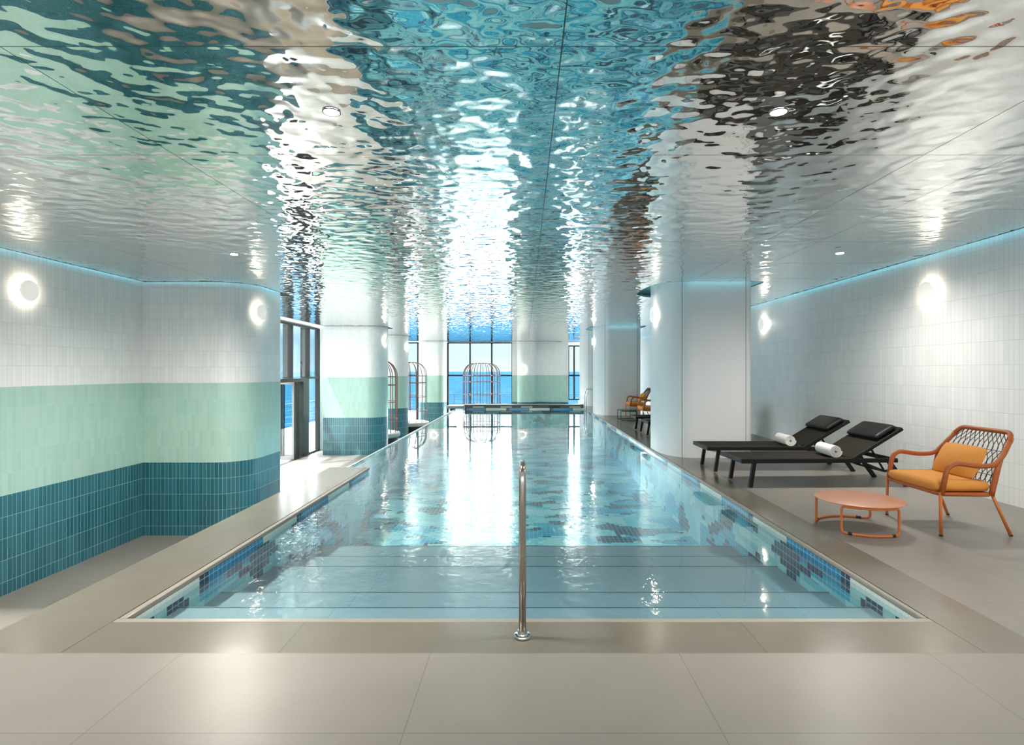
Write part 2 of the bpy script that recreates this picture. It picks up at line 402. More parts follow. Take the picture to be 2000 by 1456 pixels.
def extrude_wall(pts, z0, z1, closed=False):
    """vertical surface following pts, UV = (arc length, z)"""
    bm = bmesh.new(); uvl = bm.loops.layers.uv.new('UVMap')
    P_ = [Vector((p[0], p[1], 0)) for p in pts]
    if closed: P_.append(P_[0].copy())
    s = [0]
    for a, b in zip(P_, P_[1:]): s.append(s[-1]+(b-a).length)
    lo = [bm.verts.new((p.x, p.y, z0)) for p in P_]; hi = [bm.verts.new((p.x, p.y, z1)) for p in P_]
    for i in range(len(P_)-1):
        f = bm.faces.new((lo[i], lo[i+1], hi[i+1], hi[i]))
        for l, uv in zip(f.loops, ((s[i], z0), (s[i+1], z0), (s[i+1], z1), (s[i], z1))): l[uvl].uv = uv
    return bm
def extrude_solid(pts, z0, z1):
    """closed prism of an outline with UV side walls"""
    q = []
    for p in pts:
        if not q or math.dist(p, q[-1]) > 1e-4: q.append(p)
    if math.dist(q[0], q[-1]) < 1e-4: q.pop()
    pts = q
    bm = extrude_wall(pts, z0, z1, True)
    bmesh.ops.remove_doubles(bm, verts=bm.verts[:], dist=1e-5)
    tops = [v for v in bm.verts if abs(v.co.z-z1) < 1e-6]; bots = [v for v in bm.verts if abs(v.co.z-z0) < 1e-6]
    def order(vs):
        out = []
        for p in pts:
            v = min(vs, key=lambda v: (v.co.x-p[0])**2+(v.co.y-p[1])**2); out.append(v)
        return out
    bm.faces.new(order(tops)); bm.faces.new(order(bots)[::-1])
    return bm
def auto_smooth(o, ang=35):
    me = o.data
    for p in me.polygons: p.use_smooth = True
    bm = bmesh.new(); bm.from_mesh(me)
    for e in bm.edges:
        if len(e.link_faces) == 2 and e.calc_face_angle(0) > math.radians(ang): e.smooth = False
    bm.to_mesh(me); bm.free(); return o
def arc2(cx, cy, rx, ry, a0, a1, n=14):
    return [(cx+rx*math.cos(math.radians(a0+(a1-a0)*k/n)), cy+ry*math.sin(math.radians(a0+(a1-a0)*k/n))) for k in range(n+1)]
def copy_tree(o, parent=None):
    c = o.copy(); C.objects.link(c); c.parent = parent
    for ch in list(o.children): copy_tree(ch, c)
    return c
def cushion(sx, sy, th, nx=24, ny=24, p=6.0, puff=.35, corner=.12):
    """stuffed cushion centred on the origin: flat-ish faces swelling to the middle, seamed rim"""
    bm = bmesh.new(); top = {}; bot = {}
    for i in range(nx+1):
        for j in range(ny+1):
            u = -1+2*i/nx; v = -1+2*j/ny
            x = u*(1-corner*abs(v)**4*.25)*sx/2; y = v*(1-corner*abs(u)**4*.25)*sy/2
            e = ((1-abs(u)**p)*(1-abs(v)**p))**.5
            e = e*(1-puff+puff*(1-u*u)*(1-v*v))
            z = th/2*e
            edge = i in (0, nx) or j in (0, ny)
            t = bm.verts.new((x, y, z)); top[i, j] = t
            bot[i, j] = t if edge else bm.verts.new((x, y, -z))
    for i in range(nx):
        for j in range(ny):
            bm.faces.new((top[i, j], top[i+1, j], top[i+1, j+1], top[i, j+1]))
            q = (bot[i, j], bot[i, j+1], bot[i+1, j+1], bot[i+1, j])
            bm.faces.new(q) if len({id(v) for v in q}) == 4 else None
    return bm

ZC = 2.76; ZL = -1.22; ZW = -.06
# ------------------------------------------------------------------ floors
bm = B(-6.1, 5.05, -3.0, 2.72, -.25, 0)
box(bm, 2.555, 5.05, 2.72, 27.0, -.25, 0)
box(bm, -6.1, -2.76, 2.72, 3.09, -.25, 0)
tag(obj('floor', bm, M['floor']), kind='structure')
bm = B(-6.8, -2.62, 3.09, 27.1, ZL-.2, ZL); box(bm, -2.62, 2.2, 21.45, 27.1, ZL-.2, ZL)
tag(obj('floor_lower', bm, M['floor']), kind='structure')
# staircase between the deck and the lower floor
stc = empty('staircase', (-4.4, 4.6, ZL)); tag(stc, 'flight of pale stone steps going down left of the pool beside the tiled wall', 'stairs')
for k in range(6):
    z = -(k+1)*1.22/7; y0 = 3.09+k*.44+.006
    s = obj('step', B(-1.59, 1.635, y0-4.6, y0+.44-4.6, -.0+.001, z-ZL, bev=.006), M['floor'], stc)
# ------------------------------------------------------------------ pool
pool = empty('swimming_pool', (0, 11, ZL)); tag(pool, 'long indoor lap pool with mosaic lining and brown stone coping', 'pool')
def pp(name, bm, m, **k):
    bmesh.ops.translate(bm, verts=bm.verts[:], vec=(0, -11, -ZL))
    o = obj(name, bm, m, pool, **k)
    # texture coordinates stay in metres from the pool's origin
    return o
PB = -.82   # basin floor
pp('basin_floor', B(-2.7, 2.5, 5.6, 21.1, PB-.15, PB), M['mos_floor'])
pp('side_wall', B(2.2, 2.5, 2.9, 21.1, PB, -.24), M['mos_side'])
pp('waterline_band', B(2.2, 2.5, 3.1, 21.1, -.24, -.032), M['mos_band'])
pp('side_wall', B(-2.7, -2.2, 2.9, 7.98, PB, -.24), M['mos_side'])
pp('waterline_band', B(-2.7, -2.2, 3.1, 7.98, -.24, -.032), M['mos_band'])
pp('overflow_wall', B(-2.62, -2.54, 7.98, 21.1, PB, ZW+.012), M['mos_side'])
pp('overflow_edge', B(-2.60, -2.565, 7.98, 20.6, ZW+.012, ZW+.022, bev=.002), M['white'])
pp('retaining_wall', B(-2.76, -2.70, 2.72, 7.98, ZL+.002, -.032), M['plaster'])
pp('end_wall', B(-2.24, 2.2, 2.9, 3.1, PB, -.032), M['mos_end'])
# broad stone steps at the near end
ys = [3.1, 3.6, 4.1, 4.93, 5.44, 6.02]; dz = [.14, .24, .34, .42, .50]
for k in range(5):
    pp('step_nosing', B(-2.2, 2.2, ys[k+1]-.030, ys[k+1]-.021, -dz[k]-.002, -dz[k]+.002), M['steel_dark'])
    pp('entry_step', B(-2.2, 2.2, ys[k]+.0005, ys[k+1], PB-.1+.001*k, -dz[k], bev=.012), M['step'])
pp('coping_slab', B(-2.24, 2.225, 2.72, 3.055, -.03, 0), M['coping'])
pp('coping_slab', B(-2.76, -2.243, 2.72, 7.98, -.03, 0), M['coping'])
pp('coping_slab', B(2.228, 2.555, 2.72, 21.1, -.03, 0), M['coping'])
pp('coping_nosing', B(-2.243, 2.228, 3.058, 3.105, -.03, -.001, bev=.006), M['nosing'])
pp('coping_nosing', B(-2.24, -2.197, 3.106, 7.98, -.03, -.001, bev=.006), M['nosing'])
pp('coping_nosing', B(2.197, 2.225, 3.106, 21.1, -.03, -.001, bev=.006), M['nosing'])
bm = B(-2.24, 2.225, 21.1, 21.4, ZL+.002, .10)
pp('far_parapet', bm, M['parapet'])
pp('parapet_cap', B(-2.26, 2.24, 21.07, 21.43, .10, .125, bev=.006), M['nosing'])
x = -1.95; k = 0
while x < 1.9:
    w = .42; pp('parapet_inlay', B(x, x+w, 21.09, 21.11, .0, .055), M['inlay'] if k % 4 != 3 else M['darkbase']); x += w+(.35 if k % 2 else .62); k += 1
pp('parapet_mosaic', B(-2.2, 2.2, 21.085, 21.1, PB, -.012), M['mos_band_end'])
pp('corner_slab', B(-2.86, -2.27, 20.62, 21.4, -.0, .10, bev=.008), M['nosing'])
pp('corner_pier', B(-2.8, -2.63, 21.1, 21.35, ZL+.002, 0), M['darkbase'])

# water surface (L-shaped outline)
bm = bmesh.new()
pts = [(-2.2, 3.1), (2.2, 3.1), (2.2, 21.085), (-2.54, 21.085), (-2.54, 7.98), (-2.2, 7.98)]
bm.faces.new([bm.verts.new((x, y, ZW)) for x, y in pts])
tag(obj('pool_water', bm, M['water']), 'still clear blue water surface filling the long pool', 'water')

# ------------------------------------------------------------------ walls, piers, columns
ZT = 3.0
tag(obj('wall_left', extrude_wall([(-6.0, 8.87), (-6.0, -3)], ZL, ZT), M['tile']), kind='structure')
tag(obj('wall_right', extrude_wall([(4.95, -3), (4.95, 27)], 0, ZT), M['tile_white']), kind='structure')
def pier(name, pts, m, label, z0=ZL, cat='pillar', group=None):
    o = obj(name, extrude_solid(pts, z0, ZT), m); auto_smooth(o); tag(o, label, cat, group); return o
def pier_pts(y, yb, xl, xr=-4.4, r=.5):
    return [(xl, y)]+arc2(xr-r, y+r*1.1, r, r*1.1, -90, 0)+arc2(xr-.2, yb-.2, .2, .2, 0, 90, 8)+[(xl, yb)]
pier('tiled_pier', pier_pts(8.85, 10.3, -6.2), M['tile'], 'nearest left pier with a rounded corner, in white, mint and teal tile bands')
pier('tiled_pier', pier_pts(17.4, 18.3, -6.24), M['tile'], 'middle left pier in white, mint and teal tile, beyond the black folding door')
pier('tiled_pier', pier_pts(21.75, 22.55, -6.24, -4.62), M['tile'], 'narrow-looking left tiled pier behind the farthest-left wire cage')
tag(obj('wall_left_stub', B(-6.8, -6.21, 8.9, 10.3, ZL, ZT), M['plaster']), kind='structure')
def colpts(y):
    a = 2.66; 
    return [(3.46, y)]+arc2(3.46, y+.15, .14, .15, -90, 0, 8)+arc2(3.4, y+1.45, .2, .2, 0, 90, 8)+arc2(2.66, y+1.1, .42, .55, 90, 180, 12)+arc2(2.66, y+.72, .42, .72, 180, 270, 16)
for y, lb in ((8.85, 'nearest white column right of the pool, beside the black loungers'), (17.4, 'middle white column right of the pool, behind the distant orange chair'), (21.9, 'farthest white column at the right edge of the pool, behind the chrome grab rails')):
    t = empty('column', (3, y+.8, 0)); tag(t, lb, 'column', None)
    bm = extrude_solid([(px-3, py-y-.8) for px, py in colpts(y)], .0005, ZT)
    auto_smooth(obj('shaft', bm, M['plaster'], t))
    for jx in (2.49, 3.475):
        yy = -.803 if jx > 3 else -.80
        if jx < 3: yy = -.8+.72*(1-math.sqrt(max(0, 1-((2.66-jx)/.42)**2)))-.003
        obj('panel_joint', B(jx-3-.005, jx-3+.005, yy, yy+.01, .001, ZT-.01), M['joint'], t)

# far wall
tag(obj('wall_back_left', extrude_solid([(-4.98, 27)]+[(-4.98, 26.5)]+arc2(-4.6, 26.5, .38, .45, 180, 270)+arc2(-4.05, 26.35, .30, .30, -90, 0, 10)+[(-3.72, 26.42), (-3.72, 27)], ZL, ZT), M['tile']), kind='structure')
auto_smooth(bpy.data.objects['wall_back_left'])
o = tag(obj('wall_back', extrude_solid([(-.6, 27), (-.6, 26.6), (-.36, 26.6)]+arc2(-.0, 26.55, .36, .38, 180, 270, 12)+arc2(.10, 26.5, .38, .33, -90, -10, 10)+[(.55, 26.62), (.9, 26.6), (2.04, 26.3), (2.04, 27)], ZL, ZT), M['tile']), kind='structure')
auto_smooth(o)
tag(obj('wall_back_header', B(-6.8, 5.0, 26.95, 27.15, 2.74, ZT), M['white']), kind='structure')
# ceiling outline with gaps at walls and columns
def offset_col(y, g=.14):
    pts = []
    c = (3.05, y+.75)
    for px, py in colpts(y):
        d = Vector((px-c[0], py-c[1])); 
        k = Vector((d.x*1.28, d.y*1.17)); pts.append((c[0]+k.x, c[1]+k.y))
    return pts
outer = [(-5.92, -3), (-5.92, 8.77)]+arc2(-4.92, 9.35, .60, .60, -90, 0)+[(-4.32, 10.4), (-6.17, 10.4), (-6.17, 17.32)]+arc2(-4.9, 17.92, .58, .60, -90, 0)+[(-4.32, 18.4), (-6.17, 18.4), (-6.17, 21.67)]+arc2(-5.1, 22.25, .56, .60, -90, 0)+[(-4.54, 22.65), (-6.17, 22.65), (-6.17, 26.0), (-3.64, 26.0), (-3.64, 26.6), (-.7, 26.6), (-.7, 26.1), (1.2, 26.1), (2.1, 26.6), (4.85, 26.6), (4.85, -3)]
holes = [offset_col(y) for y in (8.85, 17.4, 21.9)]
def slab_from(loops, z0, z1, name, m):
    cu = bpy.data.curves.new('tmp', 'CURVE'); cu.dimensions = '2D'; cu.fill_mode = 'BOTH'
    for L in loops:
        sp = cu.splines.new('POLY'); sp.points.add(len(L)-1); sp.use_cyclic_u = True
        for p, (x, y) in zip(sp.points, L): p.co = (x, y, 0, 1)
    cu.extrude = (z1-z0)/2
    ob = bpy.data.objects.new('tmp', cu); C.objects.link(ob)
    dg = bpy.context.evaluated_depsgraph_get(); dg.update()
    me = bpy.data.meshes.new_from_object(ob.evaluated_get(dg))
    bpy.data.objects.remove(ob)
    me.transform(Matrix.Translation((0, 0, (z0+z1)/2)))
    me.materials.clear(); me.materials.append(m); me.name = name
    for p in me.polygons: p.use_smooth = False
    r = bpy.data.objects.new(name, me); C.objects.link(r); return r
tag(slab_from([outer]+holes, ZC, ZC+.02, 'ceiling', M['ceiling']), kind='structure')
tag(obj('ceiling_upper', B(-6.85, 5.05, -3, 27.15, ZT, ZT+.1), M['white']), kind='structure')
# dark metal rim of the mirror ceiling
tag(obj('trim_1', T([(x, y, ZC+.006) for x, y in outer], .010, seg=6, closed=True), M['frame']), kind='structure')
for i, h in enumerate(holes):
    tag(obj('trim_%d' % (i+2), T([(x, y, ZC+.006) for x, y in h], .007, seg=6, closed=True), M['frame']), kind='structure')
# cove light strips lying on the ceiling's rim
def strip(name, pts, label, closed=False):
    o = obj(name, T([(x, y, ZC+.032) for x, y in pts], .010, seg=6, closed=closed), M['cove']); tag(o, label, 'cove light', 'cyan cove lights round the ceiling edge'); return o
strip('cove_light', [(-5.945+.04, -3), (-5.945+.04, 8.75)]+arc2(-4.92, 9.35, .62, .62, -90, 0, 8)+[(-4.30-.04, 10.2)], 'cyan light strip above the ceiling edge along the left tiled wall')
strip('cove_light', [(4.835, -3), (4.835, 26)], 'cyan light strip above the ceiling edge along the right white wall')
for y, h, lb in zip((8.85, 17.4, 21.9), holes, ('nearest', 'middle', 'farthest')):
    c = (3.05, y+.75)
    strip('cove_light', [(c[0]+(x-c[0])*1.28, c[1]+(yy-c[1])*1.28) for x, yy in h], 'cyan light ring above the ceiling round the %s white column' % lb, True)
    strip('cove_light', [(2.45, y-.14), (3.6, y-.14)], 'cyan light strip above the ceiling edge before the %s white column' % lb)

# ------------------------------------------------------------------ windows
def window(name, parts_frame, panes, m=None):
    bm = bmesh.new()
    for b in parts_frame: box(bm, *b)
    o = tag(obj(name, bm, m or M['frame']), kind='structure')
    for p in panes: obj('pane', B(*p), M['glass'], o)
    return o
XW = -6.7
# left glazing between the first and second pier: upper lights with deep fins
fr = []; pn = []
ys_f = [10.33+.05, 11.19, 12.46, 13.73, 15.0, 16.27, 17.55]
for y in ys_f: fr.append((XW-.28, XW, y-.03, y+.03, 1.16, 2.73))
fr += [(XW-.12, XW, 18.30, 18.42, ZL, 2.73), (XW-.1, XW, 10.33, 18.4, 2.70, 2.76), (XW-.16, XW, 10.33, 17.5, 1.05, 1.16), (XW-.1, XW, 17.4, 18.4, 1.13, 1.2)]
for a, b in zip(ys_f, ys_f[1:]+[18.36]): pn.append((XW-.075, XW-.065, a+.031, b-.031 if b < 18 else 18.3, 1.2, 2.70))
window('window_1', fr, pn)
tag(obj('trim_6', B(-6.8, -6.12, 10.4, 18.4, 2.78, 2.84), M['white']), kind='structure')
tag(obj('trim_7', B(-6.75, -6.25, 18.43, 18.6, ZL, 2.74), M['white']), kind='structure')
# folding door: open leaves stacked, one fixed pane
d = empty('door_1', (XW, 16.9, ZL)); tag(d, kind='structure')
def dpart(name, b, m): 
    bm = B(*b); bmesh.ops.translate(bm, verts=bm.verts[:], vec=(-XW, -16.9, -ZL)); return obj(name, bm, m, d)
def leaf(x0, x1, y0, y1, m):
    """leaf seen face-on in the X-Z plane"""
    w = .055; zz0, zz1 = ZL+.02, 1.04
    bm = bmesh.new()
    for b in ((x0, x0+w, y0, y1, zz0, zz1), (x1-w, x1, y0, y1, zz0, zz1), (x0+w, x1-w, y0, y1, zz1-w, zz1), (x0+w, x1-w, y0, y1, zz0, zz0+.09)): box(bm, *b)
    bmesh.ops.translate(bm, verts=bm.verts[:], vec=(-XW, -16.9, -ZL)); l = obj('door_leaf', bm, m, d)
    obj('pane', (lambda q: (bmesh.ops.translate(q, verts=q.verts[:], vec=(-XW, -16.9, -ZL)), q)[1])(B(x0+w, x1-w, (y0+y1)/2-.004, (y0+y1)/2+.004, zz0+.09, zz1-w)), M['glass'], l)
leaf(XW-.56, XW-.01, 16.36, 16.40, M['leafframe'])
for k in range(3): leaf(XW-.56+.03*k, XW-.01, 16.50+.11*k, 16.55+.11*k, M['frame'])
dpart('door_jamb', (XW-.3, XW, 17.05, 17.5, ZL, 1.05), M['frame'])
dpart('fixed_frame', (XW-.1, XW, 17.5, 18.3, ZL, ZL+.06), M['frame'])
dpart('fixed_pane', (XW-.06, XW-.05, 17.5, 18.3, ZL+.06, 1.13), M['glass'])
dpart('threshold', (XW-.1, XW+.02, 10.4, 17.1, ZL, ZL+.012), M['frame'])
# left glazing further on
fr = []; pn = []
for a, b in ((18.9, 21.75), (23.2, 27.0)):
    n = 3
    for k in range(n+1):
        y = a+(b-a)*k/n; fr.append((XW-.12, XW, y-.03, y+.03, ZL, 2.74))
    fr += [(XW-.12, XW, a, b, 1.15, 1.21), (XW-.12, XW, a, b, 2.70, 2.76), (XW-.12, XW, a, b, ZL, ZL+.06)]
    pn.append((XW-.065, XW-.055, a, b, ZL+.06, 2.70))
window('window_2', fr, pn)
# far windows
def far_window(name, xs, y=27.0, zb=ZL, zt=2.70, tr=1.17):
    fr = [(x-.035, x+.035, y-.06, y+.06, zb, zt+.03) for x in xs]
    fr += [(xs[0], xs[-1], y-.05, y+.05, tr-.035, tr+.035), (xs[0], xs[-1], y-.05, y+.05, zt, zt+.06), (xs[0], xs[-1], y-.05, y+.05, zb, zb+.06)]
    pn = [(a+.035, b-.035, y-.005, y+.005, zb+.06, zt) for a, b in zip(xs, xs[1:])]
    return window(name, fr, pn)
far_window('window_3', [-3.68, -2.62, -1.58, -.6])
far_window('window_4', [-6.66, -5.12, -5.0])
far_window('window_5', [2.09, 2.36, 2.75, 3.8, 4.9], zb=0, zt=2.55)

# ------------------------------------------------------------------ outdoors
bm = B(-10.9, XW-.101, 4, 37.3, ZL-.3, ZL-.01); box(bm, XW-.101, 8, 27.12, 37.3, ZL-.3, ZL-.01)
tag(obj('terrace', bm, M['terrace']), kind='structure')
bm = bmesh.new(); bm.faces.new([bm.verts.new(v) for v in ((-40000, -3000, -22), (40000, -3000, -22), (40000, 50000, -22), (-40000, 50000, -22))])
tag(obj('sea', bm, M['sea']), kind='structure')
def railing(a, b, n, label):
    a = Vector(a); b = Vector(b); t = empty('terrace_railing', (a+b)/2); tag(t, label, 'railing')
    c = (a+b)/2
    for k in range(n+1):
        p = a.lerp(b, k/n)-c; obj('post', T([p, p+Vector((0, 0, 1.15))], .022, seg=6), M['frame'], t)
    for z in (1.1, .8, .5, .2):
        obj('rail', T([a-c+Vector((0, 0, z)), b-c+Vector((0, 0, z))], .018 if z > 1 else .008, seg=6), M['frame'], t)
railing((-10.8, 6, ZL-.01), (-10.8, 37.2, ZL-.01), 10, 'thin dark outdoor railing seen through the left folding door')
railing((-10.75, 37.25, ZL-.01), (7.5, 37.25, ZL-.01), 6, 'thin dark outdoor railing against the sea behind the far window')

# ------------------------------------------------------------------ lamps
lamps = []
def make_lamp():
    t = empty('wall_lamp', (0, 0, 0))
    obj('back_plate', CY((.006, 0, 0), .07, .012, axis='X'), M['white'], t)
    obj('glow_ring', CY((.030, 0, 0), .088, .034, seg=40, axis='X'), M['lamp_glow'], t)
    bm = bmesh.new(); disc_bev(bm, (.062, 0, 0), .125, .022, .006, 48, 'X')
    auto_smooth(obj('disc_shade', bm, M['disc'], t))
    return t
proto = make_lamp()
LP = [((-6.0, 6.75, 2.33), 0, 'round backlit wall lamp on the left tiled wall, nearest at left'),
      ((4.95, 6.87, 2.33), PI, 'round backlit wall lamp on the right white wall, nearest at right'),
      ((4.95, 11.66, 2.34), PI, 'round wall lamp on the right wall seen just beside the nearest white column'),
      ((-4.41, 9.32, 2.34), math.radians(-8), 'round wall lamp on the rounded edge of the nearest left pier'),
      ((-4.42, 17.82, 2.33), math.radians(-12), 'round wall lamp on the rounded edge of the middle left pier'),
      ((-4.64, 22.18, 2.33), math.radians(-12), 'round wall lamp on the rounded edge of the farthest left pier'),
      ((-4.2, 26.05, 1.46), math.radians(-90), 'small glowing round lamp on the far tiled wall, left of the big window'),
      ((-.10, 26.17, 1.46), math.radians(-90), 'small glowing round lamp on the far tiled wall, right of the big window'),
      ((2.24, 9.66, 2.33), PI, 'round wall lamp on the pool side of the nearest white column'),
      ((2.24, 18.22, 2.33), PI, 'round wall lamp on the pool side of the middle white column')]
for i, (loc, rz, lb) in enumerate(LP):
    o = proto if i == 0 else copy_tree(proto)
    o.location = loc; o.rotation_euler = (0, 0, rz); tag(o, lb, 'lamp', 'round wall lamps')
def make_down():
    t = empty('downlight', (0, 0, 0))
    bm = bmesh.new()
    seg = 40
    R = [[bm.verts.new((r*math.cos(2*PI*k/seg), r*math.sin(2*PI*k/seg), z)) for k in range(seg)] for r, z in ((.048, -.001), (.048, -.007), (.042, -.007), (.040, .0))]
    for a, b in zip(R, R[1:]):
        for k in range(seg): bm.faces.new((a[k], a[(k+1) % seg], b[(k+1) % seg], b[k]))
    obj('trim_ring', bm, M['leafframe'], t)
    obj('lens', CY((0, 0, -.003), .041, .004, seg=40), M['down_glow'], t)
    return t
proto = make_down()
DL = [(-1.04, 3.03, 'left downlight of the front pair in the rippled ceiling'), (1.365, 3.03, 'right downlight of the front pair in the rippled ceiling'),
      (-3.47, 6.72, 'small downlight in the ceiling near the nearest left pier'), (3.73, 6.67, 'small downlight in the ceiling right of the nearest white column'),
      (-3.47, 3.03, 'added unseen downlight over the steps at the left'), (3.73, 3.03, 'added unseen downlight over the deck at the right')]  # these two are added out of view to brighten the side walls
for i, (x, y, lb) in enumerate(DL):
    o = proto if i == 0 else copy_tree(proto)
    o.location = (x, y, ZC); tag(o, lb, 'downlight', 'ceiling downlights')
    ld = bpy.data.lights.new('downlight_beam', 'SPOT'); ld.energy = (150, 150, 440, 165, 270, 110)[i]; ld.color = (1, .95, .87); ld.spot_size = math.radians(85 if i < 2 else 165); ld.spot_blend = 1.0; ld.shadow_soft_size = .12
    lo = bpy.data.objects.new('downlight_beam', ld); C.objects.link(lo); lo.location = (x, y, ZC-.02)

# ------------------------------------------------------------------ handrails
t = empty('handrail', (-.012, 2.88, 0)); tag(t, 'brushed steel pool handrail standing on the near coping', 'handrail')
pth = fillet([(0, 0, 0), (0, 0, .885), (0, .35, .84), (0, 1.2, .14), (0, 1.35, -.335)], [0, .10, .12, .2, 0], 10)
obj('rail', T(pth, .0185, seg=20), M['steel'], t, smooth=True)
bm = bmesh.new(); disc_bev(bm, (0, 0, .009), .044, .016, .006, 40); cyl(bm, (0, 0, .025), .026, .03, 32)
auto_smooth(obj('base_flange', bm, M['chrome'], t))
t = empty('pool_ladder', (2.3, 19.6, 0)); tag(t, 'pair of chrome grab rails arching over the far right pool edge', 'pool ladder')
for dy in (-.3, .3):
    obj('grab_rail', T(fillet([(.22, dy, 0), (.22, dy, .70), (-.10, dy, .78), (-.20, dy, .55), (-.20, dy, -.5)], [0, .12, .12, .12, 0], 8), .021, seg=12), M['chrome'], t, smooth=True)
for z in (-.15, -.4): obj('rung', T([(-.20, -.28, z), (-.20, .28, z)], .018, seg=10), M['chrome'], t)

# ------------------------------------------------------------------ wire cages with round daybeds
def make_cage():
    t = empty('cage_daybed', (0, 0, 0))
    R = .85; zt = 2.95; zs = zt-.55; z0 = .36
    def prof(a):
        pts = []
        for k in range(11):
            u = k/10*PI/2
            pts.append((.38+(R-.38)*math.cos(u), zs+(zt-zs)*math.sin(u)))
        return [(R, z0)]+pts
    fr = obj('cage_frame', T([(R*math.cos(2*PI*k/48), R*math.sin(2*PI*k/48), zs) for k in range(48)], .014, seg=6, closed=True), M['copper'], t)
    n = 18
    for k in range(n):
        a = 2*PI*(k+.5)/n; ca, sa = math.cos(a), math.sin(a)
        obj('cage_bar', T([(r*ca, r*sa, z) for r, z in prof(a)], .0145, seg=6), M['copper'], t)
    for z in (2.11, 1.53, .95):
        obj('cage_ring', T([(R*math.cos(2*PI*k/48), R*math.sin(2*PI*k/48), z) for k in range(48)], .0125, seg=6, closed=True), M['copper'], t)
    obj('crown_ring', T([(.38*math.cos(2*PI*k/32), .38*math.sin(2*PI*k/32), zt) for k in range(32)], .018, seg=6, closed=True), M['copper'], t)
    bm = bmesh.new(); disc_bev(bm, (0, 0, .415), .95, .15, .04, 56); auto_smooth(obj('seat_cushion', bm, M['cushion'], t), 50)
    obj('base', CY((0, 0, .17), .86, .34, seg=48), M['darkbase'], t)
    return t
proto = make_cage()
for i, (x, y, lb) in enumerate([(-1.98, 25.9, 'copper wire cage daybed centred before the far sea window'), (-4.96, 23.55, 'copper wire cage daybed on the left, second from the camera'), (-5.26, 19.4, 'copper wire cage daybed half hidden behind the middle left pier')]):
    o = proto if i == 0 else copy_tree(proto)
    o.location = (x, y, ZL); tag(o, lb, 'daybed', 'wire cage daybeds')

# ------------------------------------------------------------------ loungers
def make_lounger():
    """foot at -x, head at +x, local origin at centre on the floor"""
    t = empty('sun_lounger', (0, 0, 0)); W2 = .31; zf = .315
    x0, xh, x1 = -1.03, .30, 1.0
    bm = bmesh.new()
    for s in (-1, 1): box(bm, x0, x1-.16, s*W2-.016, s*W2+.016, zf-.028, zf+.022, bev=.004)
    box(bm, x0, x0+.032, -W2, W2, zf-.028, zf+.022, bev=.004); box(bm, x1-.19, x1-.16, -W2, W2, zf-.028, zf+.022, bev=.004)
    obj('side_frame', bm, M['black'], t)
    bm = bmesh.new(); n = 12
    # slightly sagging seat sling
    g = [[bm.verts.new((x0+.01+(xh-x0-.01)*i/n, -W2+.012+(2*W2-.024)*j/8, zf+.024-.012*math.sin(PI*j/8))) for j in range(9)] for i in range(n+1)]
    g2 = [[bm.verts.new(v.co-Vector((0, 0, .005))) for v in r] for r in g]
    for i in range(n):
        for j in range(8):
            bm.faces.new((g[i][j], g[i+1][j], g[i+1][j+1], g[i][j+1])); bm.faces.new((g2[i][j], g2[i][j+1], g2[i+1][j+1], g2[i+1][j]))
    bd = [e for e in bm.edges if len(e.link_faces) == 1]
    obj('seat_sling', bm, M['sling'], t, smooth=True)
    ang = math.radians(31); L = .69
    def bp(s, off=0): return (xh+s*math.cos(ang)-off*math.sin(ang), zf+.01+s*math.sin(ang)+off*math.cos(ang))
    def prism(s0, s1, y0, y1, o0, o1):
        bm = bmesh.new(); box(bm, s0, s1, y0, y1, o0, o1, bev=min(.006, (o1-o0)*.3))
        for v in bm.verts: x, z = bp(v.co.x, v.co.z); v.co.x, v.co.z = x, z
        return bm
    bm = prism(0, L, -W2-.012, -W2+.022, -.022, .018)
    for a in ((0, L, W2-.022, W2+.012, -.022, .018), (L-.03, L+.012, -W2-.012, W2+.012, -.022, .018)):
        b2 = prism(*a); me = bpy.data.meshes.new('t'); b2.to_mesh(me); b2.free(); bm.from_mesh(me)
    obj('backrest_frame', bm, M['black'], t)
    obj('backrest_sling', prism(.005, L-.02, -W2+.018, W2-.018, .006, .016), M['sling'], t)
    bm = cushion(.28, .60, .075, 20, 28, 14, .15, .05)
    mt = Matrix.Translation((bp(.52, .055)[0], 0, bp(.52, .055)[1])) @ Matrix.Rotation(-ang, 4, 'Y')
    bm.transform(mt); h = obj('headrest', bm, M['headrest'], t, smooth=True)
    for s in (-1, 1):
        obj('headrest_strap', prism(.38, .68, s*.2-.012, s*.2+.012, .017, .024), M['headrest'], h)
    for s in (-1, 1):
        obj('leg', T([(x0+.17, s*(W2-.02), zf), (x0+.12, s*(W2-.02), .0)], .030, seg=4), M['black'], t)
        obj('leg', T([(.74, s*(W2-.02), zf), (.97, s*(W2-.02), .0)], .030, seg=4), M['black'], t)
        obj('prop', T([(xh+.12, s*(W2-.05), zf-.02), (xh+.42, s*(W2-.05), zf-.14), (xh+.46, s*(W2-.05), zf-.13)], .016, seg=4), M['black'], t)
        obj('prop', T([bp(.28, -.02)[:1]+(s*(W2-.05),)+bp(.28, -.02)[1:], (xh+.42, s*(W2-.05), zf-.14)], .013, seg=6), M['black'], t)
    obj('cross_bar', T([(xh+.42, -W2+.05, zf-.14), (xh+.42, W2-.05, zf-.14)], .012, seg=8), M['black'], t)
    bm = bmesh.new()
    pts = [(x0+.155, -W2+.03+(2*W2-.06)*k/12, zf-.035-.03*math.sin(PI*k/12)) for k in range(13)]
    tube(bm, pts, .014, seg=6); obj('foot_rim_reflection', bm, M['rim_glint'], t, smooth=True)  # reflection on the foot rim, modelled as a pale curved bar
    return t
proto = make_lounger()
